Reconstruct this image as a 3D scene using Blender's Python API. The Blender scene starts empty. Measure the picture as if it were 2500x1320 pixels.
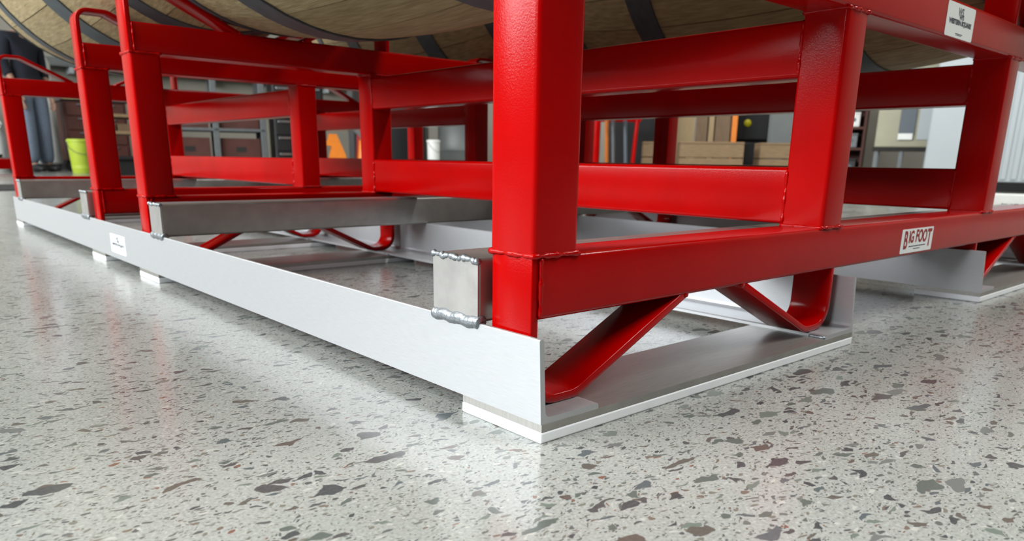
import bpy, bmesh, math, random
from mathutils import Vector, Matrix
random.seed(7)
S = bpy.context.scene
COL = S.collection
PI = math.pi

# ------------------------------------------------------------------ camera
cd = bpy.data.cameras.new('camera'); cam = bpy.data.objects.new('camera', cd); COL.objects.link(cam)
cr = Vector((0.75244032, -0.65850291, 0.01440453)); cu = Vector((0.16470672, 0.20928725, 0.96388306)); cf = Vector((0.63773448, 0.72289195, -0.26593602))
cl = Vector((-0.37351816, -0.38791234, 0.21426133))
cam.matrix_world = Matrix(((cr.x, cu.x, -cf.x, cl.x), (cr.y, cu.y, -cf.y, cl.y), (cr.z, cu.z, -cf.z, cl.z), (0, 0, 0, 1)))
cd.sensor_width = 36.0; cd.lens = 1797.284 / 2500 * 36.0; cd.shift_y = 225.0 / 2500
cd.clip_start = 0.01; cd.clip_end = 100
cd.dof.use_dof = True; cd.dof.focus_distance = 0.66; cd.dof.aperture_fstop = 10.0
S.camera = cam

# ------------------------------------------------------------------ world, daylight, exposure
w = bpy.data.worlds.new('overcast_sky'); S.world = w; w.use_nodes = True
w.node_tree.nodes['Background'].inputs[0].default_value = (0.86, 0.93, 1.0, 1)
w.node_tree.nodes['Background'].inputs[1].default_value = 1.0
def area(name, loc, rot, sx, sy, power, col=(1, 1, 1)):
    l = bpy.data.lights.new(name, 'AREA'); l.shape = 'RECTANGLE'; l.size = sx; l.size_y = sy; l.energy = power; l.color = col
    o = bpy.data.objects.new(name, l); COL.objects.link(o); o.location = loc; o.rotation_euler = rot
    return o
area('window_daylight', (-5.85, 3.4, 2.95), (0, -PI / 2 + .18, 0), 2.45, 9.8, 860, (0.95, 0.98, 1.0))
vs = S.view_settings
vs.view_transform = 'Standard'; vs.look = 'None'; vs.gamma = 1.0; vs.use_curve_mapping = False
vs.exposure = 0.45
S.cycles.max_bounces = 5; S.cycles.diffuse_bounces = 3; S.cycles.glossy_bounces = 3; S.cycles.caustics_reflective = False; S.cycles.caustics_refractive = False

# ------------------------------------------------------------------ helpers
def lin(c):
    return tuple(((v / 255) / 12.92 if v / 255 <= .04045 else (((v / 255) + .055) / 1.055) ** 2.4) for v in c)
def mat(name, rgb, rough=.5, metal=0., var=.08, scale=30., bump=0., bscale=200., coat=0., stretch=(1, 1, 1), emit=0., dark=None, spec=.5, k=.52):
    m = bpy.data.materials.new(name); m.use_nodes = True
    n = m.node_tree.nodes; L = m.node_tree.links; b = n['Principled BSDF']
    c = lin(rgb) if emit else tuple(v * k for v in lin(rgb))
    tc = n.new('ShaderNodeTexCoord'); mp = n.new('ShaderNodeMapping'); mp.inputs['Scale'].default_value = stretch
    L.new(tc.outputs['Object'], mp.inputs[0])
    nz = n.new('ShaderNodeTexNoise'); nz.inputs['Scale'].default_value = scale; nz.inputs['Detail'].default_value = 5
    L.new(mp.outputs[0], nz.inputs['Vector'])
    rp = n.new('ShaderNodeValToRGB'); rp.color_ramp.elements[0].position = .3; rp.color_ramp.elements[1].position = .7
    lo = tuple(v * k for v in lin(dark)) if dark else tuple(v * (1 - var) for v in c)
    rp.color_ramp.elements[0].color = (*lo, 1)
    rp.color_ramp.elements[1].color = (*[min(1, v * (1 + var * .5)) for v in c], 1)
    L.new(nz.outputs[0], rp.inputs[0]); L.new(rp.outputs[0], b.inputs['Base Color'])
    b.inputs['Roughness'].default_value = rough; b.inputs['Metallic'].default_value = metal
    b.inputs['Coat Weight'].default_value = coat; b.inputs['Coat Roughness'].default_value = .08
    b.inputs['Specular IOR Level'].default_value = spec
    if bump:
        n2 = n.new('ShaderNodeTexNoise'); n2.inputs['Scale'].default_value = bscale; n2.inputs['Detail'].default_value = 3
        L.new(mp.outputs[0], n2.inputs['Vector'])
        bp = n.new('ShaderNodeBump'); bp.inputs['Strength'].default_value = bump; bp.inputs['Distance'].default_value = .002
        L.new(n2.outputs[0], bp.inputs['Height']); L.new(bp.outputs[0], b.inputs['Normal'])
    if emit:
        b.inputs['Emission Color'].default_value = (*c, 1); b.inputs['Emission Strength'].default_value = emit
    return m

def floor_material():
    m = bpy.data.materials.new('polished_terrazzo'); m.use_nodes = True
    n = m.node_tree.nodes; L = m.node_tree.links; b = n['Principled BSDF']
    tc = n.new('ShaderNodeTexCoord')
    def noise(sc, det=3, vec=None):
        q = n.new('ShaderNodeTexNoise'); q.inputs['Scale'].default_value = sc; q.inputs['Detail'].default_value = det
        L.new(vec or tc.outputs['Object'], q.inputs['Vector']); return q
    def mth(op, a, c=None, clamp=False):
        q = n.new('ShaderNodeMath'); q.operation = op; q.use_clamp = clamp
        for i, v in enumerate((a, c)):
            if v is None: continue
            if isinstance(v, (int, float)): q.inputs[i].default_value = v
            else: L.new(v, q.inputs[i])
        return q.outputs[0]
    def mix(f, a, c):
        q = n.new('ShaderNodeMix'); q.data_type = 'RGBA'
        for s, v in ((q.inputs['Factor'], f), (q.inputs[6], a), (q.inputs[7], c)):
            if isinstance(v, tuple): s.default_value = v
            elif isinstance(v, (int, float)): s.default_value = v
            else: L.new(v, s)
        return q.outputs[2]
    def ramp(f, stops, const=False):
        q = n.new('ShaderNodeValToRGB')
        if const: q.color_ramp.interpolation = 'CONSTANT'
        el = q.color_ramp.elements
        FK = .60
        while len(el) < len(stops): el.new(.5)
        for e, (p, c) in zip(el, stops): e.position = p; e.color = (*[v * FK for v in lin(c)], 1)
        L.new(f, q.inputs[0]); return q.outputs[0]
    # warped coordinates make the chips irregular
    wn = noise(55, 2)
    sub = n.new('ShaderNodeVectorMath'); sub.operation = 'SUBTRACT'; sub.inputs[1].default_value = (.5, .5, .5); L.new(wn.outputs['Color'], sub.inputs[0])
    sc = n.new('ShaderNodeVectorMath'); sc.operation = 'SCALE'; sc.inputs['Scale'].default_value = .016; L.new(sub.outputs[0], sc.inputs[0])
    ad = n.new('ShaderNodeVectorMath'); ad.operation = 'ADD'; L.new(tc.outputs['Object'], ad.inputs[0]); L.new(sc.outputs[0], ad.inputs[1])
    # cement paste
    g1 = noise(420, 2); g2 = noise(5, 2)
    base = ramp(g1.outputs[0], [(.3, (154, 157, 151)), (.47, (187, 191, 185)), (.62, (205, 209, 204)), (.75, (226, 229, 224))])
    pat = ramp(g2.outputs[0], [(.3, (180, 184, 176)), (.7, (207, 211, 206))])
    col = mix(.4, base, pat)
    stones = [(0, (72, 76, 82)), (.16, (104, 116, 110)), (.30, (86, 82, 86)), (.44, (128, 142, 132)), (.56, (96, 108, 114)), (.68, (106, 98, 90)), (.78, (130, 134, 132)), (.88, (64, 66, 74)), (.965, (108, 92, 84))]
    # the big stones lie denser towards one side of the slab
    xyz = n.new('ShaderNodeSeparateXYZ'); L.new(tc.outputs['Object'], xyz.inputs[0])
    sparse = mth('MULTIPLY', mth('ADD', mth('MULTIPLY', mth('SUBTRACT', xyz.outputs[1], xyz.outputs[0]), 1.1), .25, clamp=True), .072)
    def chips(scale, rnd, sel, t0, colours, seed, prev, rot):
        mp = n.new('ShaderNodeMapping'); mp.inputs['Location'].default_value = (seed, seed * 1.7, 0); mp.inputs['Rotation'].default_value = (0, 0, rot); mp.inputs['Scale'].default_value = (1.0, 1.9, 1.0)
        L.new(ad.outputs[0], mp.inputs[0])
        v = n.new('ShaderNodeTexVoronoi'); v.voronoi_dimensions = '2D'; v.inputs['Scale'].default_value = scale; v.inputs['Randomness'].default_value = rnd
        L.new(mp.outputs[0], v.inputs['Vector'])
        if scale < 100:
            e = n.new('ShaderNodeTexVoronoi'); e.voronoi_dimensions = '2D'; e.feature = 'DISTANCE_TO_EDGE'; e.inputs['Scale'].default_value = scale; e.inputs['Randomness'].default_value = rnd
            L.new(mp.outputs[0], e.inputs['Vector'])
        sp = n.new('ShaderNodeSeparateColor'); L.new(v.outputs['Color'], sp.inputs[0])
        pick = mth('GREATER_THAN', sp.outputs[0], mth('ADD', sparse, sel) if scale < 100 else sel)
        if scale < 100:
            thr = mth('ADD', mth('MULTIPLY', sp.outputs[1], t0 * 1.6), t0 * .5)
            inside = mth('MULTIPLY', mth('SUBTRACT', e.outputs['Distance'], thr), 22, clamp=True)
        else:
            inside = mth('MULTIPLY', mth('SUBTRACT', mth('ADD', mth('MULTIPLY', sp.outputs[1], .38), .14), v.outputs['Distance']), 12, clamp=True)
        msk = mth('MULTIPLY', pick, inside)
        c = ramp(sp.outputs[2], colours, True)
        c2 = mix(mth('MULTIPLY', g1.outputs[0], .45), c, (*[v * .6 for v in lin((150, 152, 146))], 1))
        return mix(msk, prev, c2)
    small = [(0, (92, 92, 96)), (.2, (140, 136, 124)), (.34, (236, 236, 228)), (.5, (108, 112, 112)), (.66, (136, 116, 102)), (.72, (122, 128, 122)), (.88, (70, 72, 80)), (.975, (150, 96, 74))]
    col = chips(330, 1, .74, .12, small, 3.1, col, .4)
    col = chips(150, 1, .72, .12, small, 1.3, col, 1.1)
    col = chips(78, 1, .84, .12, stones, 7.7, col, .2)
    col = chips(40, 1, .90, .12, stones, 5.9, col, 2.3)
    L.new(col, b.inputs['Base Color'])
    rr = n.new('ShaderNodeMapRange'); rr.inputs['To Min'].default_value = .13; rr.inputs['To Max'].default_value = .27
    L.new(g2.outputs[0], rr.inputs['Value']); L.new(rr.outputs[0], b.inputs['Roughness'])
    b.inputs['Specular IOR Level'].default_value = .52
    return m

M = {}
def mk():
    M['floor'] = floor_material()
    M['red'] = mat('red_gloss_paint', (224, 2, 2), rough=.17, var=.10, scale=14, bump=.06, bscale=700, coat=0, spec=.16)
    M['alu'] = mat('brushed_aluminium', (230, 233, 236), rough=.42, metal=.6, var=.07, scale=60, stretch=(30, 1, 30), bump=.03, bscale=300, k=.63)
    M['alubar'] = mat('mill_aluminium_bar', (205, 203, 198), rough=.42, metal=.85, var=.12, scale=40, stretch=(1, 20, 1), bump=.03, bscale=300, k=.68)
    M['cap'] = mat('heat_stained_cap', (226, 224, 220), rough=.40, metal=.6, var=.14, scale=45, bump=.04, bscale=300, k=.50)
    M['aluweld'] = mat('aluminium_weld', (190, 198, 204), rough=.34, metal=.7, var=.22, scale=300, bump=.25, bscale=600)
    M['pad'] = mat('white_glide_plastic', (246, 250, 253), rough=.38, var=.02, scale=60, k=.97)
    M['oak'] = mat('barrel_oak', (196, 176, 132), rough=.72, var=.2, scale=22, stretch=(9, .7, 9), bump=.25, bscale=60, dark=(158, 138, 96), k=.64)
    M['head'] = mat('barrel_head_oak', (186, 158, 110), rough=.75, var=.2, scale=20, stretch=(9, 9, .7))
    M['hoop'] = mat('galvanised_hoop', (104, 114, 120), rough=.55, metal=.45, var=.2, scale=40)
    M['white'] = mat('sticker_white', (240, 243, 242), rough=.45, var=.02, k=.95)
    M['ink'] = mat('sticker_ink_grey', (96, 106, 114), rough=.6, var=.1)
    M['inkred'] = mat('sticker_ink_red', (206, 34, 40), rough=.5, var=.08)
    M['inkblack'] = mat('sticker_ink_black', (40, 36, 38), rough=.5, var=.05)
    M['wall'] = mat('painted_block_wall', (196, 192, 178), rough=.85, var=.06, scale=3)
    M['walld'] = mat('dark_wall', (84, 84, 86), rough=.9, var=.1, scale=2)
    M['ceil'] = mat('ceiling_deck', (120, 120, 120), rough=.9, var=.08, scale=2)
    M['rubber'] = mat('dark_rubber', (44, 42, 40), rough=.8, var=.2)
    M['steel'] = mat('grey_steel', (140, 146, 148), rough=.45, metal=.4, var=.12)
    M['black'] = mat('black_paint', (28, 29, 31), rough=.45, var=.15)
    M['rust'] = mat('red_oxide_paint', (104, 54, 42), rough=.7, var=.2, scale=8)
    M['chrome'] = mat('bright_metal', (220, 222, 226), rough=.25, metal=.9, var=.05)
    M['lime'] = mat('lime_plastic', (196, 220, 70), rough=.45, var=.05, k=.75)
    M['orange'] = mat('orange_paint', (244, 138, 30), rough=.45, var=.08, k=.75)
    M['whitep'] = mat('white_plastic', (232, 234, 230), rough=.45, var=.04, k=.95)
    M['drum'] = mat('grey_drum_paint', (130, 136, 134), rough=.5, var=.12, scale=6)
    M['ply'] = mat('pine_plywood', (206, 178, 132), rough=.7, var=.15, scale=14, stretch=(8, 8, .6))
    M['plyd'] = mat('brown_plank', (150, 122, 92), rough=.75, var=.2, scale=14, stretch=(8, 8, .6))
    M['crate'] = mat('crate_wood', (180, 150, 112), rough=.8, var=.2, scale=14, stretch=(1, 8, 8))
    M['pale'] = mat('pale_grey_enamel', (192, 201, 205), rough=.5, var=.04, scale=4, k=.75)
    M['beige'] = mat('beige_enamel', (206, 202, 172), rough=.5, var=.06, scale=8)
    M['slate'] = mat('slate_panel', (112, 124, 134), rough=.5, var=.06)
    M['yellow'] = mat('yellow_plastic', (238, 226, 20), rough=.4, var=.04, k=.75)
    M['blue'] = mat('blue_paint', (70, 100, 140), rough=.5, var=.1)
    M['card'] = mat('cardboard', (184, 158, 112), rough=.85, var=.1)
    M['denim'] = mat('blue_denim', (118, 132, 152), rough=.9, var=.2, scale=60, k=.85)
    M['navy'] = mat('navy_cotton', (30, 36, 50), rough=.95, var=.2, scale=40)
    M['skin'] = mat('skin', (206, 160, 134), rough=.6, var=.05)
    M['hair'] = mat('dark_hair', (48, 36, 28), rough=.7, var=.3, scale=80)
    M['shoe'] = mat('black_shoe', (34, 34, 36), rough=.6, var=.1)
    M['lamp'] = mat('lamp_diffuser', (255, 252, 244), emit=2.0)
    M['pane'] = mat('daylit_window_pane', (236, 244, 255), emit=3.0)
mk()

def link(name, me, m=None, parent=None):
    o = bpy.data.objects.new(name, me); COL.objects.link(o)
    if m and not me.materials: me.materials.append(m)
    if parent: o.parent = parent
    return o
def tag(o, label, cat, group=None):
    o['label'] = label; o['category'] = cat
    if group: o['group'] = group
    return o
def thing(name, label, cat, loc=(0, 0, 0), rz=0, group=None):
    o = bpy.data.objects.new(name, None); COL.objects.link(o); o.empty_display_size = .05
    o.location = loc; o.rotation_euler = (0, 0, rz)
    return tag(o, label, cat, group)
def struct(o):
    o['kind'] = 'structure'; return o
def copy_tree(o, parent=None):
    c = o.copy(); COL.objects.link(c); c.parent = parent
    for ch in list(o.children): copy_tree(ch, c)
    return c
def finish(bm, name, m, parent, smooth=False, angle=None):
    bmesh.ops.recalc_face_normals(bm, faces=bm.faces)
    me = bpy.data.meshes.new(name); bm.to_mesh(me); bm.free()
    if smooth:
        for f in me.polygons: f.use_smooth = True
    return link(name, me, m, parent)
def bm_box(bm, x0, x1, y0, y1, z0, z1):
    v = [bm.verts.new(p) for p in ((x0, y0, z0), (x1, y0, z0), (x1, y1, z0), (x0, y1, z0), (x0, y0, z1), (x1, y0, z1), (x1, y1, z1), (x0, y1, z1))]
    for f in ((0, 3, 2, 1), (4, 5, 6, 7), (0, 1, 5, 4), (1, 2, 6, 5), (2, 3, 7, 6), (3, 0, 4, 7)): bm.faces.new([v[i] for i in f])
def box(name, x0, x1, y0, y1, z0, z1, m, parent=None, bev=.0, seg=2):
    bm = bmesh.new(); bm_box(bm, x0, x1, y0, y1, z0, z1)
    if bev: bmesh.ops.bevel(bm, geom=bm.edges[:], offset=bev, segments=seg, affect='EDGES', profile=.5)
    return finish(bm, name, m, parent)
def extrude_profile(bm, pts, axis, a0, a1):
    # pts: closed 2D loop (p, q) in the plane normal to axis
    def P(a, p, q): return {'x': (a, p, q), 'y': (p, a, q), 'z': (p, q, a)}[axis]
    A = [bm.verts.new(P(a0, p, q)) for p, q in pts]; B = [bm.verts.new(P(a1, p, q)) for p, q in pts]
    k = len(pts)
    for i in range(k): bm.faces.new((A[i], A[(i + 1) % k], B[(i + 1) % k], B[i]))
    bm.faces.new(A[::-1]); bm.faces.new(B)
def rrect(p0, p1, q0, q1, r, seg=4):
    out = []
    for cx, cy, a in ((p1 - r, q1 - r, 0), (p0 + r, q1 - r, 90), (p0 + r, q0 + r, 180), (p1 - r, q0 + r, 270)):
        for i in range(seg + 1):
            t = math.radians(a + 90 * i / seg); out.append((cx + r * math.cos(t), cy + r * math.sin(t)))
    return out
def rtube(name, axis, a0, a1, p0, p1, q0, q1, m, parent, r=.005):
    bm = bmesh.new(); extrude_profile(bm, rrect(p0, p1, q0, q1, r), axis, a0, a1)
    o = finish(bm, name, m, parent)
    for f in o.data.polygons: f.use_smooth = len(f.vertices) == 4
    mark_sharp(o.data, 40)
    return o
def mark_sharp(me, ang):
    bm = bmesh.new(); bm.from_mesh(me); a = math.radians(ang)
    for e in bm.edges:
        if len(e.link_faces) != 2 or e.calc_face_angle(0) > a: e.smooth = False
    bm.to_mesh(me); bm.free()
def smooth_all(o, ang=40):
    for f in o.data.polygons: f.use_smooth = True
    mark_sharp(o.data, ang); return o
def fillet(pts, radii, seg=7):
    out = [Vector(pts[0])]
    for i in range(1, len(pts) - 1):
        a, b, c = Vector(pts[i - 1]), Vector(pts[i]), Vector(pts[i + 1])
        u = (a - b).normalized(); v = (c - b).normalized(); th = u.angle(v); d = radii[i - 1] / math.tan(th / 2)
        p = b + u * d; cen = b + (u + v).normalized() * (radii[i - 1] / math.sin(th / 2)); q = b + v * d
        r0 = p - cen; r1 = q - cen; tot = r0.angle(r1); sg = 1 if r0.x * r1.y - r0.y * r1.x > 0 else -1
        for k in range(seg + 1):
            t = sg * tot * k / seg; out.append(cen + Vector((r0.x * math.cos(t) - r0.y * math.sin(t), r0.x * math.sin(t) + r0.y * math.cos(t))))
    out.append(Vector(pts[-1])); return out
def strap_mesh(path, t, y0, y1, bev=.0012):
    # flat bar following a path in the XZ plane
    n = len(path); L = []; R = []
    for i in range(n):
        d = (path[min(i + 1, n - 1)] - path[max(i - 1, 0)]).normalized(); nn = Vector((-d.y, d.x)) * t / 2
        L.append(path[i] + nn); R.append(path[i] - nn)
    bm = bmesh.new(); loop = L + R[::-1]
    A = [bm.verts.new((p.x, y0, p.y)) for p in loop]; B = [bm.verts.new((p.x, y1, p.y)) for p in loop]; k = len(loop)
    for i in range(k): bm.faces.new((A[i], A[(i + 1) % k], B[(i + 1) % k], B[i]))
    for i in range(n - 1):
        j = k - 1 - i
        bm.faces.new((A[i], A[i + 1], A[j - 1], A[j])); bm.faces.new((B[j], B[j - 1], B[i + 1], B[i]))
    bmesh.ops.recalc_face_normals(bm, faces=bm.faces)
    es = [e for e in bm.edges if len(e.link_faces) == 2 and e.calc_face_angle(0) > 1.0]
    bmesh.ops.bevel(bm, geom=es, offset=bev, segments=2, affect='EDGES', profile=.5)
    me = bpy.data.meshes.new('strap'); bm.to_mesh(me); bm.free()
    for f in me.polygons: f.use_smooth = True
    mark_sharp(me, 50); return me
def bead_mesh(path, r, seed=1, jit=.28, step=.0022, sides=7, closed=False):
    rnd = random.Random(seed); P = []; ph = rnd.random() * 6
    pts = [Vector(p) for p in path]
    if closed: pts.append(pts[0])
    for a, b in zip(pts[:-1], pts[1:]):
        k = max(2, int((b - a).length / step))
        for i in range(k): P.append(a.lerp(b, i / k))
    if not closed: P.append(pts[-1])
    bm = bmesh.new(); rings = []; n = len(P)
    for i, c in enumerate(P):
        d = (P[(i + 1) % n if closed else min(i + 1, n - 1)] - P[i - 1 if (closed or i) else 0]).normalized()
        up = Vector((0, 0, 1)) if abs(d.z) < .9 else Vector((1, 0, 0))
        s = d.cross(up).normalized(); u = s.cross(d)
        rr = r * (1 + jit * (.6 * math.sin(i * .55 + ph) + .4 * math.sin(i * 1.37 + ph * 2)) + jit * .25 * (rnd.random() - .5)) * (.75 if (not closed and i in (0, n - 1)) else 1)
        rings.append([bm.verts.new(c + (s * math.cos(q) + u * math.sin(q)) * rr * (1 + .05 * (rnd.random() - .5))) for q in [2 * PI * j / sides for j in range(sides)]])
    for i in range(n if closed else n - 1):
        A, B = rings[i], rings[(i + 1) % n]
        for j in range(sides): bm.faces.new((A[j], A[(j + 1) % sides], B[(j + 1) % sides], B[j]))
    if not closed: bm.faces.new(rings[0][::-1]); bm.faces.new(rings[-1])
    bmesh.ops.recalc_face_normals(bm, faces=bm.faces)
    me = bpy.data.meshes.new('weld_bead'); bm.to_mesh(me); bm.free()
    for f in me.polygons: f.use_smooth = True
    return me
def lathe(name, prof, m, parent, seg=32, cap=True):
    bm = bmesh.new(); R = []
    for r, z in prof: R.append([bm.verts.new((r * math.cos(2 * PI * i / seg), r * math.sin(2 * PI * i / seg), z)) for i in range(seg)])
    for A, B in zip(R[:-1], R[1:]):
        for i in range(seg): bm.faces.new((A[i], A[(i + 1) % seg], B[(i + 1) % seg], B[i]))
    if cap: bm.faces.new(R[0][::-1]); bm.faces.new(R[-1])
    return smooth_all(finish(bm, name, m, parent), 35)
def rod(name, pts, r, m, parent, sides=10, fil=None):
    me = bead_mesh(pts, r, jit=0, step=max(.02, r * 2), sides=sides); me.name = name
    return link(name, me, m, parent)
def text_mesh(name, body, size, m, parent, loc, rot, sx=1., bold=0.0, align='CENTER'):
    cu_ = bpy.data.curves.new(name + '_curve', 'FONT'); cu_.body = body; cu_.size = size; cu_.extrude = .00008; cu_.offset = bold; cu_.align_x = align; cu_.align_y = 'CENTER'
    t = bpy.data.objects.new('tmp', cu_); COL.objects.link(t)
    me = bpy.data.meshes.new_from_object(t.evaluated_get(bpy.context.evaluated_depsgraph_get())); me.name = name
    bpy.data.objects.remove(t); bpy.data.curves.remove(cu_)
    me.materials.clear(); me.materials.append(m)
    o = link(name, me, None, parent); o.location = loc; o.rotation_euler = rot; o.scale = (sx, 1, 1)
    return o

# ------------------------------------------------------------------ the setting
XW, YW, X0, Y0, H = 7.4, 11.2, -6.0, -4.5, 4.6
struct(box('floor', X0, XW, Y0, YW, -.12, 0, M['floor']))
struct(box('wall_back', X0, XW + .2, YW, YW + .2, 0, H, M['wall']))
struct(box('wall_right', XW, XW + .2, Y0, YW, 0, H, M['wall']))
struct(box('wall_front', X0, XW + .2, Y0 - .2, Y0, 0, H, M['walld']))
wl = bpy.data.objects.new('wall_left', None); COL.objects.link(wl); struct(wl)
box('wall_panel', X0 - .2, X0, Y0, -1.6, 0, H, M['walld'], wl)
box('wall_panel', X0 - .2, X0, 8.4, YW, 0, H, M['walld'], wl)
box('wall_panel', X0 - .2, X0, -1.6, 8.4, 0, 1.65, M['walld'], wl)
box('window_lintel', X0 - .2, X0, -1.6, 8.4, 4.2, H, M['walld'], wl)
for k in range(8): box('mullion', X0 - .12, X0 - .06, -1.6 + k * 1.4, -1.54 + k * 1.4, 1.65, 4.2, M['walld'], wl)
struct(box('ceiling', X0, XW, Y0, YW, H, H + .15, M['ceil']))
struct(box('trim_1', -3.2, 1.75, 4.75, 5.65, .0, .006, M['rubber']))
struct(box('baseboard_back', X0, XW, YW - .02, YW, 0, .12, M['walld']))
struct(box('baseboard_right', XW - .02, XW, Y0, YW - .02, 0, .12, M['walld']))
for k, (xw, hw, za_, zb_) in enumerate(((1.40, .24, 1.85, 2.75),)):
    wn_ = bpy.data.objects.new('window_%d' % (k + 1), None); COL.objects.link(wn_); struct(wn_); wn_.location = (xw, YW, 0)
    hi = hw - .06
    for a, b, c, d in ((-hw, -hi, za_, zb_), (hi, hw, za_, zb_), (-hi, hi, za_, za_ + .06), (-hi, hi, zb_ - .06, zb_), (-.02, .02, za_ + .06, zb_ - .06)):
        box('window_frame', a, b, -.05, -.0, c, d, M['whitep'], wn_)
    for a, b in ((-hi, -.02), (.02, hi)): box('window_pane', a, b, -.02, -.005, za_ + .06, zb_ - .06, M['pane'], wn_)

def ceiling_light(x, y, power, lab):
    t = thing('ceiling_light', lab, 'light', (x, y, 4.25), 0, 'ceiling strip lights')
    box('housing', -.12, .12, -1.1, 1.1, .0, .08, M['whitep'], t, .01)
    box('diffuser', -.10, .10, -1.08, 1.08, -.04, -.001, M['lamp'], t, .015)
    for yy in (-.8, .8): box('hanger', -.01, .01, yy - .01, yy + .01, .08, .349, M['steel'], t)
    a = area('lamp_light', (x, y, 4.19), (0, 0, 0), .2, 2.1, power, (1.0, .98, .94)); a.parent = t; a.location = (0, 0, -.06)
for lx, nx in ((-3.7, 'nearest the window wall'), (-2.3, 'second row from the window wall'), (5.4, 'along the right wall')):
    for ly, ny in ((1.3, 'front'), (4.4, 'middle'), (7.6, 'rear')): ceiling_light(lx, ly, 44, 'fluorescent ceiling strip light %s, %s one of three' % (nx, ny))
for lx, nx in ((2.0, 'left'), (4.4, 'right')): ceiling_light(lx, -2.0, 112, 'added fill strip light near the front wall, %s one' % nx)  # added fill pair, brightens the right-hand floor and the front-facing rails

# ------------------------------------------------------------------ aluminium skid under the racks
ZP, ZF, ZA, ZT = .0093, .0156, .0827, .1361
YE = 2.368
T = .0046
skid = thing('aluminium_skid', 'bare aluminium skid frame with white glide pads under the red racks', 'skid')
def angle_profile(x, s, leg=.066):
    # L profile: vertical flange with its outer face at x, foot pointing s
    h = ZA - ZF; pts = [(0, 0), (leg, 0), (leg, T * .7), (leg - T * .3, T)]
    for i in range(6):
        a = math.radians(270 - 90 * i / 5); pts.append((T + .006 + .006 * math.cos(a), T + .006 + .006 * math.sin(a)))
    pts += [(T, h - .0012), (T - .0012, h), (.0008, h), (0, h - .0008)]
    return [(x + s * p, ZF + q) for p, q in pts]
for ax, s in ((0, 1), (.528, -1), (.984, 1), (1.512, -1)):
    bm = bmesh.new(); extrude_profile(bm, angle_profile(ax, s), 'y', .0006, YE)
    # clipped upper corner on the near end
    o = finish(bm, 'side_angle', M['alu'], skid)
    for v in o.data.vertices:
        if v.co.y < .01 and v.co.z > ZA - .002: v.co.y += .0035
    mark_sharp(o.data, 30)
PADS = ((0, .1002), (.9553, 1.0656), (1.308, 1.4152), (2.262, YE))
for xa, xb in ((0, .528), (.984, 1.512)):
    for ya, yb in PADS:
        box('cross_bar', xa + .0004, xb - .0004, ya, yb, ZP, ZF, M['alubar'], skid)
        box('glide_pad', xa - .0004, xb + .0004, ya - .0006, yb + .0006, 0, ZP, M['pad'], skid, .0014, 2)
def stitch(y0, y1, seed, side):
    pass
TUBES = ((.0785, .1425), (.905, .965), (1.402, 1.462), (2.205, 2.262))
for i, (ya, yb) in enumerate(TUBES):
    t_ = rtube('cross_tube', 'x', .002, 1.510, ya, yb, ZA, ZT, M['alubar'], skid, .004)
    for xe, d in ((.0, 1), (1.512, -1)):
        bm = bmesh.new(); extrude_profile(bm, rrect(ya + .0008, yb - .0008, ZA + .001, ZT - .001, .004), 'x', xe, xe + d * .0035)
        finish(bm, 'end_cap', M['cap'], t_)
        xo = xe + d * .0008
        n = 24; rnd = random.Random(i * 3 + (d > 0))
        low = [(xo + d * .0022, ya - .001 + (yb - ya + .002) * k / n, ZA - .0002 + .0007 * math.sin(k * .8 + i)) for k in range(n + 1)]
        link('weld_bead', bead_mesh(low, .0062, seed=11 + i, jit=.035, step=.0012, sides=12), M['aluweld'], t_)
        top = [(xo, ya + (yb - ya) * k / n, ZT - .0012 - .0022 * max(0, math.sin(k * .75 + i * 1.3)) * rnd.random()) for k in range(n + 1)]
        link('weld_bead', bead_mesh(top, .0026, seed=31 + i, jit=.35, step=.0014, sides=9), M['aluweld'], t_)
# small stitch welds joining angles to the cross bars
for ax, s in ((0, 1), (.528, -1), (.984, 1), (1.512, -1)):
    for ya, yb in PADS:
        xx = ax + s * .0665
        link('weld_bead', bead_mesh([(xx, ya + .002, ZF + .0012), (xx, ya + .022, ZF + .0012)], .0022, seed=int(ya * 100)), M['aluweld'], skid)

# ------------------------------------------------------------------ stickers
def sticker_logo(parent, w_, h_, loc, rot):
    # white maker's sticker: block mark, name line and a small line below
    bm = bmesh.new(); extrude_profile(bm, rrect(-w_ / 2, w_ / 2, -h_ / 2, h_ / 2, .003), 'z', 0, .0003)
    s = finish(bm, 'sticker', M['white'], parent); s.location = loc; s.rotation_euler = rot
    s['label'] = 'small white sticker with grey lettering'
    text_mesh('lettering', 'WS', h_ * .30, M['ink'], s, (-w_ * .02, h_ * .27, .0003), (0, 0, 0), .9 * w_ / h_ / 2.2, .0004)
    text_mesh('lettering', 'WS', h_ * .20, M['ink'], s, (w_ * .02, h_ * .12, .0003), (0, 0, 0), 1.2 * w_ / h_ / 2.2, .0004)
    text_mesh('lettering', 'WESTERN SQUARE', h_ * .19, M['ink'], s, (0, -h_ * .05, .0003), (0, 0, 0), w_ * .9 / (h_ * .19 * 9.6), .0006)
    box('fine_print', -w_ * .13, w_ * .13, -h_ * .385, -h_ * .36, .0003, .0004, M['ink'], s)
    box('fine_print', -w_ * .10, w_ * .10, -h_ * .42, -h_ * .40, .0003, .0004, M['ink'], s)
    return s
sticker_logo(skid, .104, .036, (-.0001, 1.195, .0445), (PI / 2, 0, -PI / 2))

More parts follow.
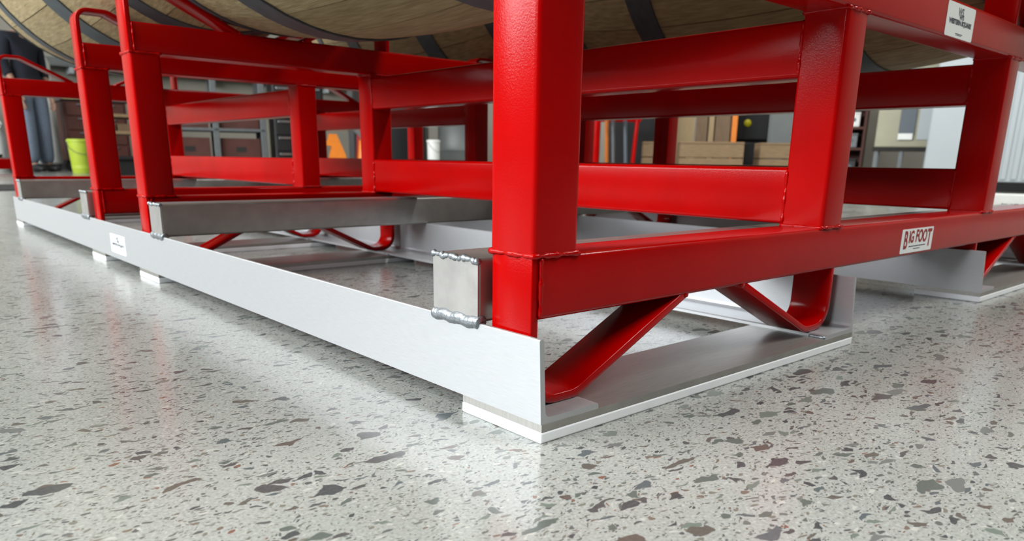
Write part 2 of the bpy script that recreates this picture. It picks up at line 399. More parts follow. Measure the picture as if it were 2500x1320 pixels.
# ------------------------------------------------------------------ red barrel racks
XS, XI, TS = .0076, .0156, .0078
YR0, YR1, YF0 = .0210, .0718, 1.0027
YF1 = YF0 + .0508
ZR0, ZR1, ZL1, ZU0, ZU1, ZB0, ZB1 = .0928, .1433, .2102, .3085, .3702, .3763, .4235
PX = ((.0076, .0560), (.4591, .5067), (.9940, 1.0424), (1.4455, 1.4931))
PIT = .9864
XEND = PIT + .5067
rack = thing('barrel_rack', 'red steel barrel rack at the front end of the skid, nearest post', 'barrel rack', group='red barrel racks')
XC = (.0076 + .5067) / 2
xa = XS + TS / 2
foot = fillet([(xa, ZR1 - .0005), (xa, .0243), (.062, .0243), (.2085, ZR0 + .001)], (.026, .03))
crad = fillet([(xa, ZB0 + .0005), (xa, .4835), (.066, .4835), (.196, ZB1 - .001)], (.020, .028))
def mir(path): return [Vector((2 * XC - p.x, p.y)) for p in path]
def shift(path, d): return [Vector((p.x + d, p.y)) for p in path]
for ya, yb, fr in ((YR0, YR1, 0), (YF0, YF1, 1)):
    rtube('bottom_rail', 'x', XI, XEND - TS, ya, yb, ZR0, ZR1, M['red'], rack, .0045)
    rtube('top_rail', 'x', XI, XEND - TS, ya, yb, ZB0, ZB1, M['red'], rack, .0045)
    for k, (pa, pb) in enumerate(PX):
        rtube('post', 'z', ZR1, ZB0, pa, pb, ya, yb + .0018, M['red'], rack, .0045)
        r_ = .0022
        for zz in (ZR1, ZB0):
            link('weld_bead', bead_mesh([(pa, ya, zz), (pb, ya, zz), (pb, yb, zz), (pa, yb, zz)], r_, seed=k * 7 + fr + int(zz * 90), jit=.4, closed=True), M['red'], rack)
    for q in (0, PIT):
        for nm, pth in (('foot_strap', foot), ('cradle_strap', crad)):
            me = strap_mesh(shift(pth, q), TS, ya + .0015, yb - .0015); link(nm, me, M['red'], rack)
            me = strap_mesh(shift(mir(pth), q), TS, ya + .0015, yb - .0015); link(nm, me, M['red'], rack)
        for pth, zz in ((foot, ZR0), (crad, ZB1)):
            for f_ in (pth, mir(pth)):
                x_ = f_[-1].x + q
                link('weld_bead', bead_mesh([(x_, ya + .001, zz), (x_, yb - .001, zz)], .003, seed=int(x_ * 1000), jit=.4), M['red'], rack)
    for x_ in (XI + .0005, XEND - TS - .0005):
        for za, zb in ((ZR0, ZR1), (ZB0, ZB1)):
            link('weld_bead', bead_mesh([(x_, ya + .0005, za + .002), (x_, ya + .0005, zb - .002)], .0019, seed=int(x_ * 999), jit=.3), M['red'], rack)
for k in (1, 2):
    pa, pb = PX[k]
    for za, zb in ((ZR1 + .001, ZL1), (ZU0, ZU1)):
        rtube('side_rail', 'y', YR1, YF0, pa + .0008, pb - .0008, za, zb, M['red'], rack, .005)
        for yy in (YR1, YF0):
            link('weld_bead', bead_mesh([(pa + .001, yy, za + .002), (pb - .001, yy, za + .002), (pb - .001, yy, zb - .002), (pa + .001, yy, zb - .002)], .0021, seed=k * 5 + int(za * 70), jit=.5, closed=True), M['red'], rack)
rack2 = copy_tree(rack); rack2.location = (0, 1.3140, 0)
rack2['label'] = 'red steel barrel rack at the back end of the skid, farther away'
# stickers only on the near rack
sticker_logo(rack, .098, .041, (.771, YR0 - .0001, .3985), (PI / 2, 0, 0))
bm = bmesh.new(); extrude_profile(bm, rrect(-.054, .054, -.0165, .0165, .002), 'z', 0, .0003)
sb = finish(bm, 'sticker', M['white'], rack); sb.location = (.742, YR0 - .0001, .1138); sb.rotation_euler = (PI / 2, 0, 0); sb['label'] = 'white sticker with red BIG FOOT lettering'
def bigfoot(m, z, off, dx, dy):
    text_mesh('lettering', 'B', .034, m, sb, (-.0400 + dx, .0005 + dy, z), (0, 0, .0), .66, off)
    text_mesh('lettering', 'IG', .0225, m, sb, (-.0215 + dx, .0046 + dy, z), (0, 0, .03), .78, off)
    text_mesh('lettering', 'FOO', .0235, m, sb, (.0130 + dx, .0046 + dy, z), (0, 0, -.03), .80, off)
    text_mesh('lettering', 'T', .034, m, sb, (.0415 + dx, .0005 + dy, z), (0, 0, .0), .72, off)
bigfoot(M['inkblack'], .00032, .0004, .0007, -.0005)
bigfoot(M['inkred'], .00055, .0006, 0, 0)
box('fine_print', -.027, .031, -.0086, -.0072, .0003, .0004, M['ink'], sb)
box('fine_print', -.010, .012, -.0122, -.0110, .0003, .0004, M['ink'], sb)

# ------------------------------------------------------------------ oak barrels
NST = 28
BR, BF, HY, BL = .350, .301, .4908, .60
def rad(y): return BR - (BR - BF) * (y / HY) ** 2
def make_barrel():
    b = thing('oak_barrel', 'x', 'barrel', group='oak barrels on the red racks')
    da = 2 * PI / NST; ns = 16; bm = bmesh.new(); th = .027; g = .0009
    O = []
    for i in range(ns + 1):
        y = -BL + 2 * BL * i / ns; r = rad(y); row = []
        for rr in (r, r - th):
            for k in range(3):
                a = -da / 2 + da * k / 2; a -= (1 if k == 2 else -1 if k == 0 else 0) * g / r
                row.append(bm.verts.new((rr * math.sin(a), y, -rr * math.cos(a))))
        O.append(row)
    for A, B_ in zip(O[:-1], O[1:]):
        for p, q in ((0, 1), (1, 2), (2, 5), (5, 4), (4, 3), (3, 0)): bm.faces.new((A[p], A[q], B_[q], B_[p]))
    for row in (O[0], O[-1]):
        bm.faces.new((row[0], row[1], row[4], row[3])); bm.faces.new((row[1], row[2], row[5], row[4]))
    bmesh.ops.recalc_face_normals(bm, faces=bm.faces)
    me = bpy.data.meshes.new('stave'); bm.to_mesh(me); bm.free(); me.materials.append(M['oak'])
    for f in me.polygons: f.use_smooth = True
    mark_sharp(me, 35)
    for k in range(NST):
        o = link('stave', me, None, b); o.location = (0, 0, BR); o.rotation_euler = (0, 2 * PI * k / NST, 0)
    for y0, wd in ((-.580, .030), (-.46, .042), (-.198, .068), (.198, .068), (.46, .042), (.580, .030)):
        bm = bmesh.new(); seg = 72; R = []
        for yy, dr in ((y0 - wd / 2, .0004), (y0 - wd / 2, .003), (y0 + wd / 2, .003), (y0 + wd / 2, .0004)):
            yy = max(-BL + .001, min(BL - .001, yy)); r = rad(yy) + dr
            R.append([bm.verts.new((r * math.cos(2 * PI * i / seg), yy, r * math.sin(2 * PI * i / seg))) for i in range(seg)])
        for A, B_ in zip(R, R[1:] + R[:1]):
            for i in range(seg): bm.faces.new((A[i], A[(i + 1) % seg], B_[(i + 1) % seg], B_[i]))
        o = smooth_all(finish(bm, 'hoop', M['hoop'], b)); o.location = (0, 0, BR)
    for s in (-1, 1):
        bm = bmesh.new(); r = rad(BL) - .024; seg = 48; yy = s * (BL - .035)
        A = [bm.verts.new((r * math.cos(2 * PI * i / seg), yy, r * math.sin(2 * PI * i / seg))) for i in range(seg)]
        B_ = [bm.verts.new((r * math.cos(2 * PI * i / seg), yy - s * .025, r * math.sin(2 * PI * i / seg))) for i in range(seg)]
        for i in range(seg): bm.faces.new((A[i], A[(i + 1) % seg], B_[(i + 1) % seg], B_[i]))
        bm.faces.new(A); bm.faces.new(B_)
        o = finish(bm, 'barrel_head', M['head'], b); o.location = (0, 0, BR)
    return b
b0 = make_barrel()
BZ1, BZ2 = .737 - BR, .766 - BR
for i, (x, y, z, lab) in enumerate(((.2572, .537, BZ1, 'oak barrel on the near rack, belly hanging left of the nearest red post'),
                                    (.2572 + PIT, .537, BZ1, 'oak barrel on the near rack, dark underside right of the nearest red post'),
                                    (.2572, 1.745, BZ2, 'oak barrel on the far rack, grey hoops showing at the upper left'),
                                    (.2572 + PIT, 1.745, BZ2, 'oak barrel on the far rack, mostly hidden behind the near barrels'))):
    o = b0 if i == 0 else copy_tree(b0)
    o.location = (x, y, z); o['label'] = lab

# ------------------------------------------------------------------ workshop background
def wheel(parent, x, y, r, wdt, m=None):
    o = lathe('wheel', [(r * .3, -wdt / 2), (r * .92, -wdt / 2), (r, -wdt * .3), (r, wdt * .3), (r * .92, wdt / 2), (r * .3, wdt / 2)], m or M['rubber'], parent, 20)
    o.location = (x, y, r); o.rotation_euler = (PI / 2, 0, 0); return o

# lime bucket
t = thing('bucket', 'lime green plastic bucket standing on the floor beside the jeans', 'bucket', (1.60, 9.05, 0))
lathe('bucket_body', [(.100, 0), (.104, .006), (.122, .33), (.130, .332), (.130, .35), (.122, .352), (.118, .36), (.112, .36), (.108, .05), (.06, .04)], M['lime'], t, 28)
rod('handle', [(-.131, 0, .335), (-.125, -.05, .27), (-.08, -.115, .22), (0, -.138, .2), (.08, -.115, .22), (.125, -.05, .27), (.131, 0, .335)], .003, M['steel'], t, 6)

# dark red tool cart
t = thing('tool_cart', 'dark red wheeled tool cart behind the lime bucket', 'tool cart', (1.98, 10.05, 0))
box('cart_body', -.34, .34, -.2, .2, .13, .80, M['rust'], t, .008)
for k in range(4): 
    d_ = box('drawer', -.31, .31, -.215, -.2, .16 + k * .16, .30 + k * .16, M['rust'], t, .004)
    box('drawer_handle', -.2, .2, -.235, -.215, .275 + k * .16, .29 + k * .16, M['steel'], d_)
box('cart_top', -.36, .36, -.22, .22, .80, .83, M['black'], t, .006)
for x in (-.27, .27):
    for y in (-.15, .15): wheel(t, x, y, .065, .04)

# white door leaf leaning / white column
t = thing('water_heater', 'slim white cylinder tank standing between the jeans and the red cart', 'tank', (1.55, 10.55, 0))
lathe('tank_body', [(.13, .08), (.15, .10), (.15, 1.25), (.12, 1.32), (.04, 1.35)], M['whitep'], t, 24)
for a in range(3): 
    o = box('leg', -.015, .015, -.015, .015, 0, .12, M['steel'], t); o.location = (.11 * math.cos(a * 2.1), .11 * math.sin(a * 2.1), 0)

# far left small things
t = thing('floor_jack', 'red trolley jack low on the floor at the far left edge', 'jack', (.82, 9.1, 0), .5)
box('jack_frame', -.30, .30, -.11, -.08, .04, .15, M['red'], t, .01); box('jack_frame', -.30, .30, .08, .11, .04, .15, M['red'], t, .01)
box('lift_arm', -.22, .2, -.05, .05, .08, .16, M['steel'], t, .01); lathe('saddle', [(.05, .16), (.06, .17), (.06, .19), (.03, .19)], M['black'], t, 16)
for x in (-.25, .25):
    for y in (-.13, .13): wheel(t, x, y, .04, .03, M['steel'])
rod('handle', [(-.28, 0, .12), (-.62, 0, .75)], .012, M['chrome'], t)
t = thing('plastic_jug', 'white plastic jug standing behind the red trolley jack', 'jug', (.90, 9.9, 0))
lathe('jug_body', [(.12, 0), (.135, .02), (.135, .38), (.10, .46), (.04, .50), (.04, .54)], M['whitep'], t, 24)
lathe('cap', [(.045, .54), (.045, .57), (.03, .575)], M['blue'], t, 16)
rod('handle', [(.09, 0, .47), (.13, 0, .50), (.10, 0, .55), (.04, 0, .55)], .012, M['whitep'], t, 8)
t = thing('cardboard_box', 'tan cardboard box on a low stool at the far left', 'box', (.72, 10.5, .45))
box('box_body', -.22, .22, -.18, .18, 0, .36, M['card'], t, .003); box('tape_strip', -.22, .22, -.025, .025, .36, .3606, M['beige'], t)
for s in (-1, 1): box('flap', -.22, .22, s * .09 - .088, s * .09 + .088, .3606, .364, M['card'], t)
t = thing('step_stool', 'dark low step stool under the cardboard box', 'stool', (.72, 10.5, 0))
box('seat', -.26, .26, -.22, .22, .42, .45, M['rubber'], t, .006)
for x in (-.22, .22):
    for y in (-.18, .18): box('leg', x - .02, x + .02, y - .02, y + .02, 0, .42, M['steel'], t)

# workbench between the far posts
t = thing('workbench', 'timber workbench with a red lip and shelves seen between the far posts', 'workbench', (1.785, 8.15, 0))
box('bench_top', -.265, .265, -.28, .28, .80, .85, M['steel'], t, .006); box('apron', -.265, .265, -.285, -.26, .72, .80, M['red'], t, .004)
for k, z in enumerate((.16, .40, .56)): box('shelf_board', -.25, .25, -.26, .26, z, z + .03, M['crate'] if k else M['black'], t, .004)
for x in (-.235, .235):
    for y in (-.24, .24): box('leg', x - .025, x + .025, y - .025, y + .025, 0, .80, M['crate'], t)
box('kick_panel', -.21, .21, -.20, -.18, .0, .16, M['black'], t)
for k in range(3):
    tt = tag(box('timber_offcut', -.06, .06, -.2, .2, 0, .07, M['plyd'] if k % 2 else M['crate'], None, .004),
        ('short brown timber offcut on the workbench lower shelf, leftmost', 'short tan timber offcut on the workbench lower shelf, middle one', 'short brown timber offcut on the workbench lower shelf, rightmost')[k] if k != 1 else 'short brown timber offcut on the workbench lower shelf, middle one', 'offcut', 'timber offcuts')
    tt.location = (1.645 + k * .14, 8.15, .43 + .0005)

# grey shelving with red-oxide bins
t = thing('shelving_rack', 'grey steel shelving rack holding red-brown bins', 'shelving', (2.80, 8.05, 0), -.30)
for x in (-.62, -.08, .40): 
    for y in (-.25, .25): box('upright', x - .03, x + .03, y - .03, y + .03, 0, 1.12, M['steel'], t, .004)
for z in (.12, .46, .80, 1.06):
    box('shelf', -.62, .42, -.28, .28, z, z + .03, M['steel'], t, .004)
for x in (-.62, .40): rod('brace', [(x, -.24, .2), (x, .24, .75)], .012, M['steel'], t, 8)
root = t
kk = 0
for z in (.151, .491):
    for x in (-.35, .16):
        nm = ('red-brown steel bin on the lowest shelf, left of the grey upright', 'red-brown steel bin on the lowest shelf, right of the grey upright', 'red-brown steel bin on the middle shelf, left of the grey upright', 'red-brown steel bin on the middle shelf, right of the grey upright')[kk]; kk += 1
        b = thing('storage_bin', nm, 'bin', (2.80 + x * math.cos(-.30), 8.05 + x * math.sin(-.30), z), -.30, 'bins on the grey shelving')
        box('bin_floor', -.20, .20, -.22, .22, 0, .015, M['rust'], b)
        for a, b_, c, d in ((-.20, .20, -.22, -.205), (-.20, .20, .205, .22), (-.20, -.185, -.205, .205), (.185, .20, -.205, .205)): box('bin_wall', a, b_, c, d, .015, .24, M['rust'], b)
        box('label_plate', -.05, .05, -.223, -.22, .1, .15, M['rubber'], b)

# black tool chest
t = thing('tool_chest', 'black tool chest with silver drawer handles next to the grey shelving', 'tool chest', (3.52, 7.75, 0), -.3)
box('chest_body', -.27, .27, -.24, .24, .06, .98, M['black'], t, .01)
for k in range(5):
    d_ = box('drawer', -.25, .25, -.255, -.24, .10 + k * .17, .25 + k * .17, M['black'], t, .003)
    box('drawer_handle', -.23, .23, -.275, -.255, .222 + k * .17, .246 + k * .17, M['chrome'], d_, .003)
box('lock', .21, .235, -.262, -.255, .53, .56, M['chrome'], t)
for x in (-.2, .2):
    for y in (-.17, .17): wheel(t, x, y, .03, .03)
t = thing('orange_pole', 'tall orange safety pole on a round base beside the black tool chest', 'pole', (3.30, 7.35, 0))
lathe('base', [(.10, 0), (.10, .015), (.03, .03)], M['black'], t, 20); lathe('post', [(.022, .03), (.022, 1.0), (.012, 1.02)], M['orange'], t, 14)

# orange machine with a bent grey tube
t = thing('pallet_truck', 'orange pump truck with a bent grey tube handle', 'pallet truck', (3.22, 6.18, 0), -.45)
bm = bmesh.new(); extrude_profile(bm, [(-.16, .05), (.08, .05), (.02, .25), (-.05, .42), (-.12, .42), (-.13, .36), (-.17, .36), (-.18, .32), (-.10, .31)], 'y', -.10, .10)
finish(bm, 'pump_body', M['orange'], t)
box('fork', -.85, -.1, -.27, -.12, .06, .11, M['orange'], t, .01); box('fork', -.85, -.1, .12, .27, .06, .11, M['orange'], t, .01)
o = lathe('cylinder', [(.03, .10), (.045, .12), (.045, .36), (.02, .40)], M['orange'], t, 16); o.location = (.16, -.02, 0); o.rotation_euler = (0, .12, 0)
rod('handle', [(-.22, -.13, .475), (-.05, -.13, .48), (.10, -.13, .47), (.17, -.13, .42), (.26, -.13, .18), (.27, -.13, .09)], .022, M['drum'], t)
wheel(t, .02, -.12, .05, .05); wheel(t, .02, .12, .05, .05); wheel(t, -.8, -.2, .035, .06); wheel(t, -.8, .2, .035, .06)
t = thing('leaning_board', 'faded red steel panel leaning behind the orange pump truck', 'panel', (3.62, 6.35, 0), -.45)
o = box('sheet', -.16, .16, -.01, .01, 0, .9, M['inkred'], t, .003); o.rotation_euler = (-.13, .1, 0); o.location = (0, -.04, .0)
box('stand', -.14, .14, .02, .16, 0, .86, M['rubber'], t, .005)

# dark cabinet, white bucket, grey drum
t = thing('steel_cabinet', 'dark grey two-door steel cabinet behind the white pail', 'cabinet', (4.30, 7.05, 0), -.7)
box('cabinet_body', -.42, .42, -.22, .22, .04, 1.3, M['black'], t, .008); box('plinth', -.38, .38, -.19, .19, 0, .04, M['rubber'], t)
for s in (-1, 1):
    d_ = box('door', s * .205 - .2, s * .205 + .2, -.235, -.22, .07, 1.27, M['black'], t, .004); box('door_handle', s * .04 - .012, s * .04 + .012, -.26, -.235, .6, .75, M['chrome'], d_, .003)
t = thing('pail', 'white plastic pail standing in front of the dark cabinet', 'pail', (4.17, 6.02, 0))
lathe('pail_body', [(.055, 0), (.058, .01), (.064, .37), (.070, .372), (.070, .39), (.055, .395)], M['whitep'], t, 24)
rod('handle', [(-.07, 0, .37), (-.05, -.06, .30), (0, -.08, .27), (.05, -.06, .30), (.07, 0, .37)], .002, M['steel'], t, 6)
t = thing('steel_drum', 'grey steel drum with rolled hoops behind the white pail', 'drum', (4.72, 6.28, 0))
lathe('drum_body', [(.24, 0), (.255, .01), (.25, .02), (.25, .28), (.262, .30), (.25, .32), (.25, .58), (.262, .60), (.25, .62), (.25, .87), (.257, .88), (.25, .89), (.24, .88)], M['drum'], t, 40)
lathe('lid', [(.24, .87), (.24, .878), (.05, .88)], M['drum'], t, 40); 
o = lathe('bung', [(.03, .88), (.03, .90), (.02, .905)], M['chrome'], t, 14); o.location = (.15, 0, 0)

# red A-frame cart with pipes
t = thing('pipe_cart', 'red tubular steel cart with slanted uprights', 'cart', (4.78, 4.10, 0), -.85)
for z in (.10, .55):
    box('frame_bar', -.20, .20, -.16, -.12, z, z + .04, M['red'], t, .004); box('frame_bar', -.20, .20, .12, .16, z, z + .04, M['red'], t, .004)
for x, wd in ((-.18, .05), (.18, .025)):
    for y in (-.14, .14): rod('upright', [(x * .78, y, .12), (x, y, .85)] if x > 0 else [(x, y, .08), (x, y, .95)], wd * .62, M['red'], t)
box('deck', -.2, .2, -.12, .12, .10, .12, M['rust'], t)
for x in (-.16, .16):
    for y in (-.14, .14): wheel(t, x, y, .05, .03)
for k, (x0, x1, m_, lab) in enumerate(((-.10, -.06, 'orange', 'yellow-orange pipe leaning inside the red cart'), (-.05, .0, 'steel', 'thin grey pipe leaning inside the red cart'), (.05, .11, 'slate', 'slate blue pipe leaning inside the red cart'))):
    p_ = rod('pipe', [(x1 - .02, 0, .121), (x0 - .02, .02, 1.05)], .018, M[m_], None); tag(p_, lab, 'pipe', 'pipes in the red cart'); p_.location = (4.78, 4.10, 0); p_.rotation_euler = (0, 0, -.85)

# planks, crates, machine
def plank(x, y, wd, th, h, lean, rz, m_, lab):
    o = box('plank', -wd / 2, wd / 2, -th / 2, th / 2, 0, h, M[m_], None, .002); o.location = (x, y, .004); o.rotation_euler = (-lean, 0, rz); tag(o, lab, 'plank', 'planks leaning by the crates')
plank(5.83, 4.148, .17, .02, 1.2, .10, -.95, 'ply', 'pale pine plank leaning upright, leftmost of the planks')
plank(5.918, 4.025, .11, .03, 1.15, .10, -.95, 'plyd', 'dull brown plank leaning upright beside the pale plank')
plank(5.972, 3.950, .05, .03, 1.1, .10, -.95, 'ply', 'narrow pale batten leaning between two brown planks')
plank(6.034, 3.863, .14, .03, 1.2, .10, -.95, 'plyd', 'wide brown plank leaning upright, right of the narrow batten')
plank(6.097, 3.775, .05, .04, 1.25, .10, -.95, 'orange', 'orange-edged batten leaning upright, rightmost of the planks')
def crate(x, y, rz, L_, D, Hh, lab, name='wooden_crate'):
    t = thing(name, lab, 'crate', (x, y, 0), rz, 'wooden crates')
    n = 3
    for s in (-1, 1):
        for k in range(n):
            z0 = .02 + (Hh - .02) * k / n; z1 = z0 + (Hh - .02) / n - .008
            box('slat', -L_ / 2, L_ / 2, s * (D / 2 - .008) - .008, s * (D / 2 - .008) + .008, z0, z1, M['crate'], t, .002)
            box('slat', s * (L_ / 2 - .008) - .008, s * (L_ / 2 - .008) + .008, -D / 2 + .017, D / 2 - .017, z0, z1, M['crate'], t, .002)
        for q in (-1, 1): box('corner_post', s * (L_ / 2 - .035) - .018, s * (L_ / 2 - .035) + .018, q * (D / 2 - .034) - .017, q * (D / 2 - .034) + .017, 0, Hh - .005, M['plyd'], t)
    box('crate_floor', -L_ / 2 + .02, L_ / 2 - .02, -D / 2 + .02, D / 2 - .02, .0, .02, M['crate'], t); box('crate_lid', -L_ / 2, L_ / 2, -D / 2, D / 2, Hh - .005, Hh + .012, M['crate'], t, .002)
crate(5.43, 3.58, -.85, .54, .32, .375, 'long slatted wooden crate in front of the leaning planks')
crate(5.90, 3.22, -.85, .30, .30, .375, 'short slatted wooden crate right of the long crate')
crate(5.22, 4.06, -.85, .17, .26, .375, 'small wooden crate beside the red pipe cart')
t = thing('green_cabinet', 'dark green cabinet standing behind the small wooden crate', 'cabinet', (5.55, 4.55, 0), -.85)
box('cabinet_body', -.28, .28, -.2, .2, .05, 1.15, M['walld'], t, .008); box('plinth', -.25, .25, -.17, .17, 0, .05, M['black'], t); d_ = box('door', -.26, .26, -.215, -.2, .08, 1.12, M['black'], t, .004); box('door_handle', .18, .2, -.235, -.215, .55, .7, M['chrome'], d_)
t = thing('workshop_machine', 'black workshop machine with a yellow push button behind the planks', 'machine', (6.72, 4.02, 0), -.95)
box('machine_base', -.5, .5, -.25, .25, 0, .42, M['black'], t, .02); box('machine_head', -.42, .46, -.22, .22, .42, 1.05, M['black'], t, .03)
o = lathe('push_button', [(.035, 0), (.035, .02), (.02, .03)], M['yellow'], t, 18); o.location = (-.02, -.22, .60); o.rotation_euler = (PI / 2, 0, 0)
o = lathe('spindle', [(.06, 0), (.06, .10), (.04, .12)], M['rubber'], t, 20); o.location = (.26, -.22, .50); o.rotation_euler = (PI / 2, 0, 0)
rod('crank', [(.30, -.24, .50), (.30, -.30, .50), (.36, -.30, .44)], .012, M['steel'], t)
t = thing('control_box', 'grey upright control cabinet right of the crates', 'cabinet', (6.42, 3.42, 0), -1.05)
box('cabinet_body', -.16, .16, -.14, .14, .2, 1.05, M['drum'], t, .008); box('door', -.14, .14, -.152, -.14, .24, 1.0, M['drum'], t, .004); box('side_vent', .13, .15, -.158, -.152, .35, .6, M['black'], t)
box('pedestal', -.12, .12, -.10, .10, 0, .2, M['black'], t)

# parts shelf with small boxes
t = thing('parts_shelf', 'brown timber parts shelf seen past the second red post', 'shelf', (6.55, 3.00, 0), -1.2)
for z in (.12, .34, .52, .72): box('shelf_board', -.24, .24, -.14, .14, z, z + .02, M['rust'], t)
for x in (-.25, .25): box('side_panel', x - .01, x + .01, -.14, .14, 0, .95, M['rust'], t)
box('back_panel', -.24, .24, .13, .14, .02, .94, M['rust'], t)
bx = [(-.17, .142, 'steel', 'small grey tin on the bottom shelf, left'), (.02, .142, 'card', 'small tan carton on the bottom shelf, middle'), (.16, .142, 'black', 'small black tin on the bottom shelf, right'),
      (-.16, .362, 'white', 'small white carton on the second shelf, left'), (.0, .362, 'black', 'small black carton on the second shelf, middle'), (.15, .362, 'steel', 'small grey carton on the second shelf, right'),
      (-.15, .542, 'whitep', 'small white pot on the third shelf, left'), (.01, .542, 'orange', 'small orange carton on the third shelf, middle'), (.15, .542, 'whitep', 'small white pot on the third shelf, right')]
for x, z, m_, lab in bx:
    o = thing('carton', lab, 'carton', (6.55 + x * math.cos(-1.2) + .03 * math.sin(-1.2), 3.00 + x * math.sin(-1.2) - .03 * math.cos(-1.2), z), -1.2, 'cartons on the parts shelf')
    box('carton_body', -.05, .05, -.06, .06, 0, .11, M[m_], o, .006); box('carton_lid', -.052, .052, -.062, .062, .11, .125, M[m_], o, .004)
    lathe('round_mark', [(.018, 0), (.018, .001)], M['slate'], o, 14).matrix_local = Matrix.Translation((0, -.0605, .06)) @ Matrix.Rotation(PI / 2, 4, 'X')

# beige cabinet on a bench stand
t = thing('electrical_cabinet', 'beige electrical cabinet with a slate panel on a steel stand', 'cabinet', (6.45, 2.35, 0), -1.22)
box('cabinet_body', -.21, .21, -.12, .12, .36, 1.0, M['beige'], t, .008)
box('slate_door', -.04, .08, -.132, -.12, .46, .98, M['slate'], t, .003); box('grey_door', .10, .19, -.132, -.12, .42, .98, M['pale'], t, .003)
box('paper_holder', -.04, .07, -.15, -.132, .42, .47, M['whitep'], t, .003)
box('stand_shelf', -.22, .22, -.13, .13, .33, .36, M['rubber'], t)
for x in (-.19, .0, .19):
    for y in (-.1, .1): box('leg', x - .015, x + .015, y - .015, y + .015, 0, .33, M['steel'], t)
# pale ribbed cabinet
t = thing('ribbed_cabinet', 'tall pale grey ribbed steel cabinet at the right edge', 'cabinet', (6.46, 1.66, 0), -1.25)
box('cabinet_body', -.46, .62, -.22, -.04, .10, 2.0, M['pale'], t, .01)
for k in range(9): box('rib', .0 + k * .07, .035 + k * .07, -.232, -.22, .12, 1.98, M['pale'], t, .003)
box('door', -.45, -.02, -.232, -.22, .13, 1.97, M['pale'], t, .003)
for x in (-.4, .56):
    for y in (-.18, -.08): box('foot', x - .03, x + .03, y - .03, y + .03, 0, .10, M['black'], t)
t = thing('floor_tray', 'white tray with a blue rag on the floor at the right edge', 'tray', (4.72, 1.05, 0), -1.2)
box('tray_floor', -.16, .16, -.12, .12, 0, .01, M['whitep'], t, .003)
for a, b_, c, d in ((-.16, .16, -.12, -.108), (-.16, .16, .108, .12), (-.16, -.148, -.108, .108), (.148, .16, -.108, .108)): box('tray_wall', a, b_, c, d, .01, .06, M['whitep'], t, .003)
t = tag(box('rag', -.05, .05, -.035, .035, 0, .03, M['blue'], None, .012, 3), 'crumpled blue rag lying in the white tray', 'rag'); t.location = (4.73, 1.02, .0105); t.rotation_euler = (0, 0, .4)

# wall ledge behind the racks
t = thing('cable_tray', 'grey cable tray on brackets along the back wall', 'cable tray', (2.6, YW - .14, 1.28))
box('tray_channel', -1.6, 4.2, -.10, .10, 0, .02, M['steel'], t); box('tray_side', -1.6, 4.2, -.105, -.095, .0, .10, M['drum'], t); box('tray_side', -1.6, 4.2, .095, .105, 0, .10, M['drum'], t)
for k in range(7): box('bracket', -1.5 + k * .9, -1.45 + k * .9, -.09, .139, -.08, 0, M['pale'], t)

# ------------------------------------------------------------------ person in jeans
def skinned(name, V_, E_, R_, m_, parent, rootv, sub=2):
    me = bpy.data.meshes.new(name); me.from_pydata(V_, E_, []); o = link(name, me, m_, parent)
    sk = o.modifiers.new('skin', 'SKIN'); sk.use_smooth_shade = True
    for i, r in enumerate(R_):
        sv = me.skin_vertices[0].data[i]; sv.radius = r if isinstance(r, tuple) else (r, r); sv.use_root = (i == rootv)
    ss = o.modifiers.new('sub', 'SUBSURF'); ss.levels = sub; ss.render_levels = sub
    return o
per = thing('person', 'person standing in blue jeans and a dark navy shirt behind the far post', 'person', (1.30, 9.75, 0), .5)
# hips, spine, head, arms, legs
BV = [(0, 0, .95), (0, 0, 1.10), (0, 0, 1.28), (0, .0, 1.42), (0, -.01, 1.50), (0, -.02, 1.58), (0, -.03, 1.66), (0, -.02, 1.74),
      (.17, .01, 1.42), (.22, .03, 1.14), (.20, -.08, .90), (.19, -.10, .84), (-.17, .01, 1.42), (-.22, .03, 1.14), (-.20, -.08, .90), (-.19, -.10, .84),
      (.09, 0, .88), (.10, -.02, .50), (.11, .02, .10), (.11, -.10, .04), (-.09, 0, .88), (-.11, -.05, .50), (-.12, -.04, .10), (-.12, -.16, .04)]
BE = [(0, 1), (1, 2), (2, 3), (3, 4), (4, 5), (5, 6), (6, 7), (3, 8), (8, 9), (9, 10), (10, 11), (3, 12), (12, 13), (13, 14), (14, 15), (0, 16), (16, 17), (17, 18), (18, 19), (0, 20), (20, 21), (21, 22), (22, 23)]
BRd = [(.14, .10), (.13, .09), (.15, .10), (.12, .09), .05, .075, .09, .07, .06, .045, .03, .028, .06, .045, .03, .028, .085, .055, .04, .035, .085, .055, .04, .035]
body = skinned('body', BV, BE, BRd, M['skin'], per, 0)
for s in (1, -1):   # hands with fingers
    wx, wy, wz = s * .19, -.10, .84
    HV = [(wx, wy, wz), (wx, wy - .015, wz - .05), (wx, wy - .02, wz - .085)]; HE = [(0, 1), (1, 2)]; HR = [.022, (.018, .032), (.014, .034)]
    for f, (dy, ln) in enumerate(((-.03, .075), (-.01, .085), (.01, .08), (.028, .062))):
        i0 = len(HV); HV += [(wx, wy - .02 + dy, wz - .095), (wx - s * .008, wy - .03 + dy, wz - .095 - ln * .5), (wx - s * .022, wy - .03 + dy, wz - .095 - ln)]
        HE += [(2, i0), (i0, i0 + 1), (i0 + 1, i0 + 2)]; HR += [.009, .0085, .007]
    i0 = len(HV); HV += [(wx - s * .012, wy - .045, wz - .045), (wx - s * .018, wy - .06, wz - .08)]; HE += [(1, i0), (i0, i0 + 1)]; HR += [.011, .008]
    skinned('hand', HV, HE, HR, M['skin'], per, 1, 1)
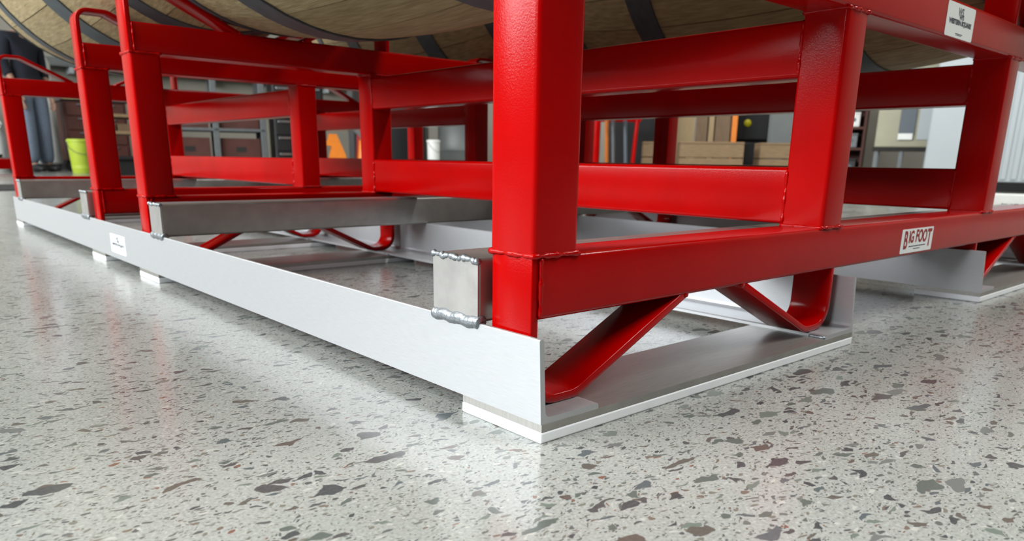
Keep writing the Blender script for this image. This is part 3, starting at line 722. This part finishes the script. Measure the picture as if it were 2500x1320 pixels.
skinned('jeans', [(0, 0, 1.02), (0, 0, .95), (.095, 0, .86), (.10, -.02, .50), (.11, .01, .07), (-.095, 0, .86), (-.11, -.05, .50), (-.12, -.05, .07)],
        [(0, 1), (1, 2), (2, 3), (3, 4), (1, 5), (5, 6), (6, 7)], [(.155, .115), (.16, .12), .115, .092, .088, .115, .092, .088], M['denim'], per, 1)
skinned('shirt', [(0, 0, .98), (0, 0, 1.10), (0, 0, 1.28), (0, 0, 1.42), (0, -.005, 1.47), (.18, .01, 1.42), (.225, .03, 1.14), (.212, -.03, 1.0), (-.18, .01, 1.42), (-.225, .03, 1.14), (-.212, -.03, 1.0)],
        [(0, 1), (1, 2), (2, 3), (3, 4), (3, 5), (5, 6), (6, 7), (3, 8), (8, 9), (9, 10)], [(.165, .125), (.15, .11), (.17, .12), (.13, .10), .065, .075, .06, .05, .075, .06, .05], M['navy'], per, 1)
for x, y in ((.11, -.03), (-.12, -.10)):
    skinned('shoe', [(x, y + .07, .05), (x, y, .05), (x, y - .11, .038), (x, y - .15, .032)], [(0, 1), (1, 2), (2, 3)], [(.045, .045), (.05, .05), (.05, .036), (.035, .028)], M['shoe'], per, 1)
bm = bmesh.new(); bmesh.ops.create_uvsphere(bm, u_segments=20, v_segments=12, radius=.098)
bmesh.ops.delete(bm, geom=[v for v in bm.verts if v.co.z < -.02 and v.co.y < .03], context='VERTS')
o = finish(bm, 'hair', M['hair'], per, True); o.location = (0, -.02, 1.70); o.scale = (.95, 1.05, 1.05)
bm = bmesh.new(); bmesh.ops.create_cone(bm, segments=8, radius1=.016, radius2=.006, depth=.05, cap_ends=True)
o = finish(bm, 'nose', M['skin'], per, True); o.location = (0, -.122, 1.645); o.rotation_euler = (.35, 0, 0)
for s in (-1, 1):
    bm = bmesh.new(); bmesh.ops.create_uvsphere(bm, u_segments=10, v_segments=8, radius=.012); o = finish(bm, 'eye', M['inkblack'], per, True); o.location = (s * .033, -.112, 1.672)
    bm = bmesh.new(); bmesh.ops.create_uvsphere(bm, u_segments=10, v_segments=8, radius=.028); o = finish(bm, 'ear', M['skin'], per, True); o.location = (s * .092, -.02, 1.655); o.scale = (.35, .8, 1.2)
o = box('mouth', -.026, .026, -.119, -.108, 1.598, 1.606, M['inkred'], per, .003)
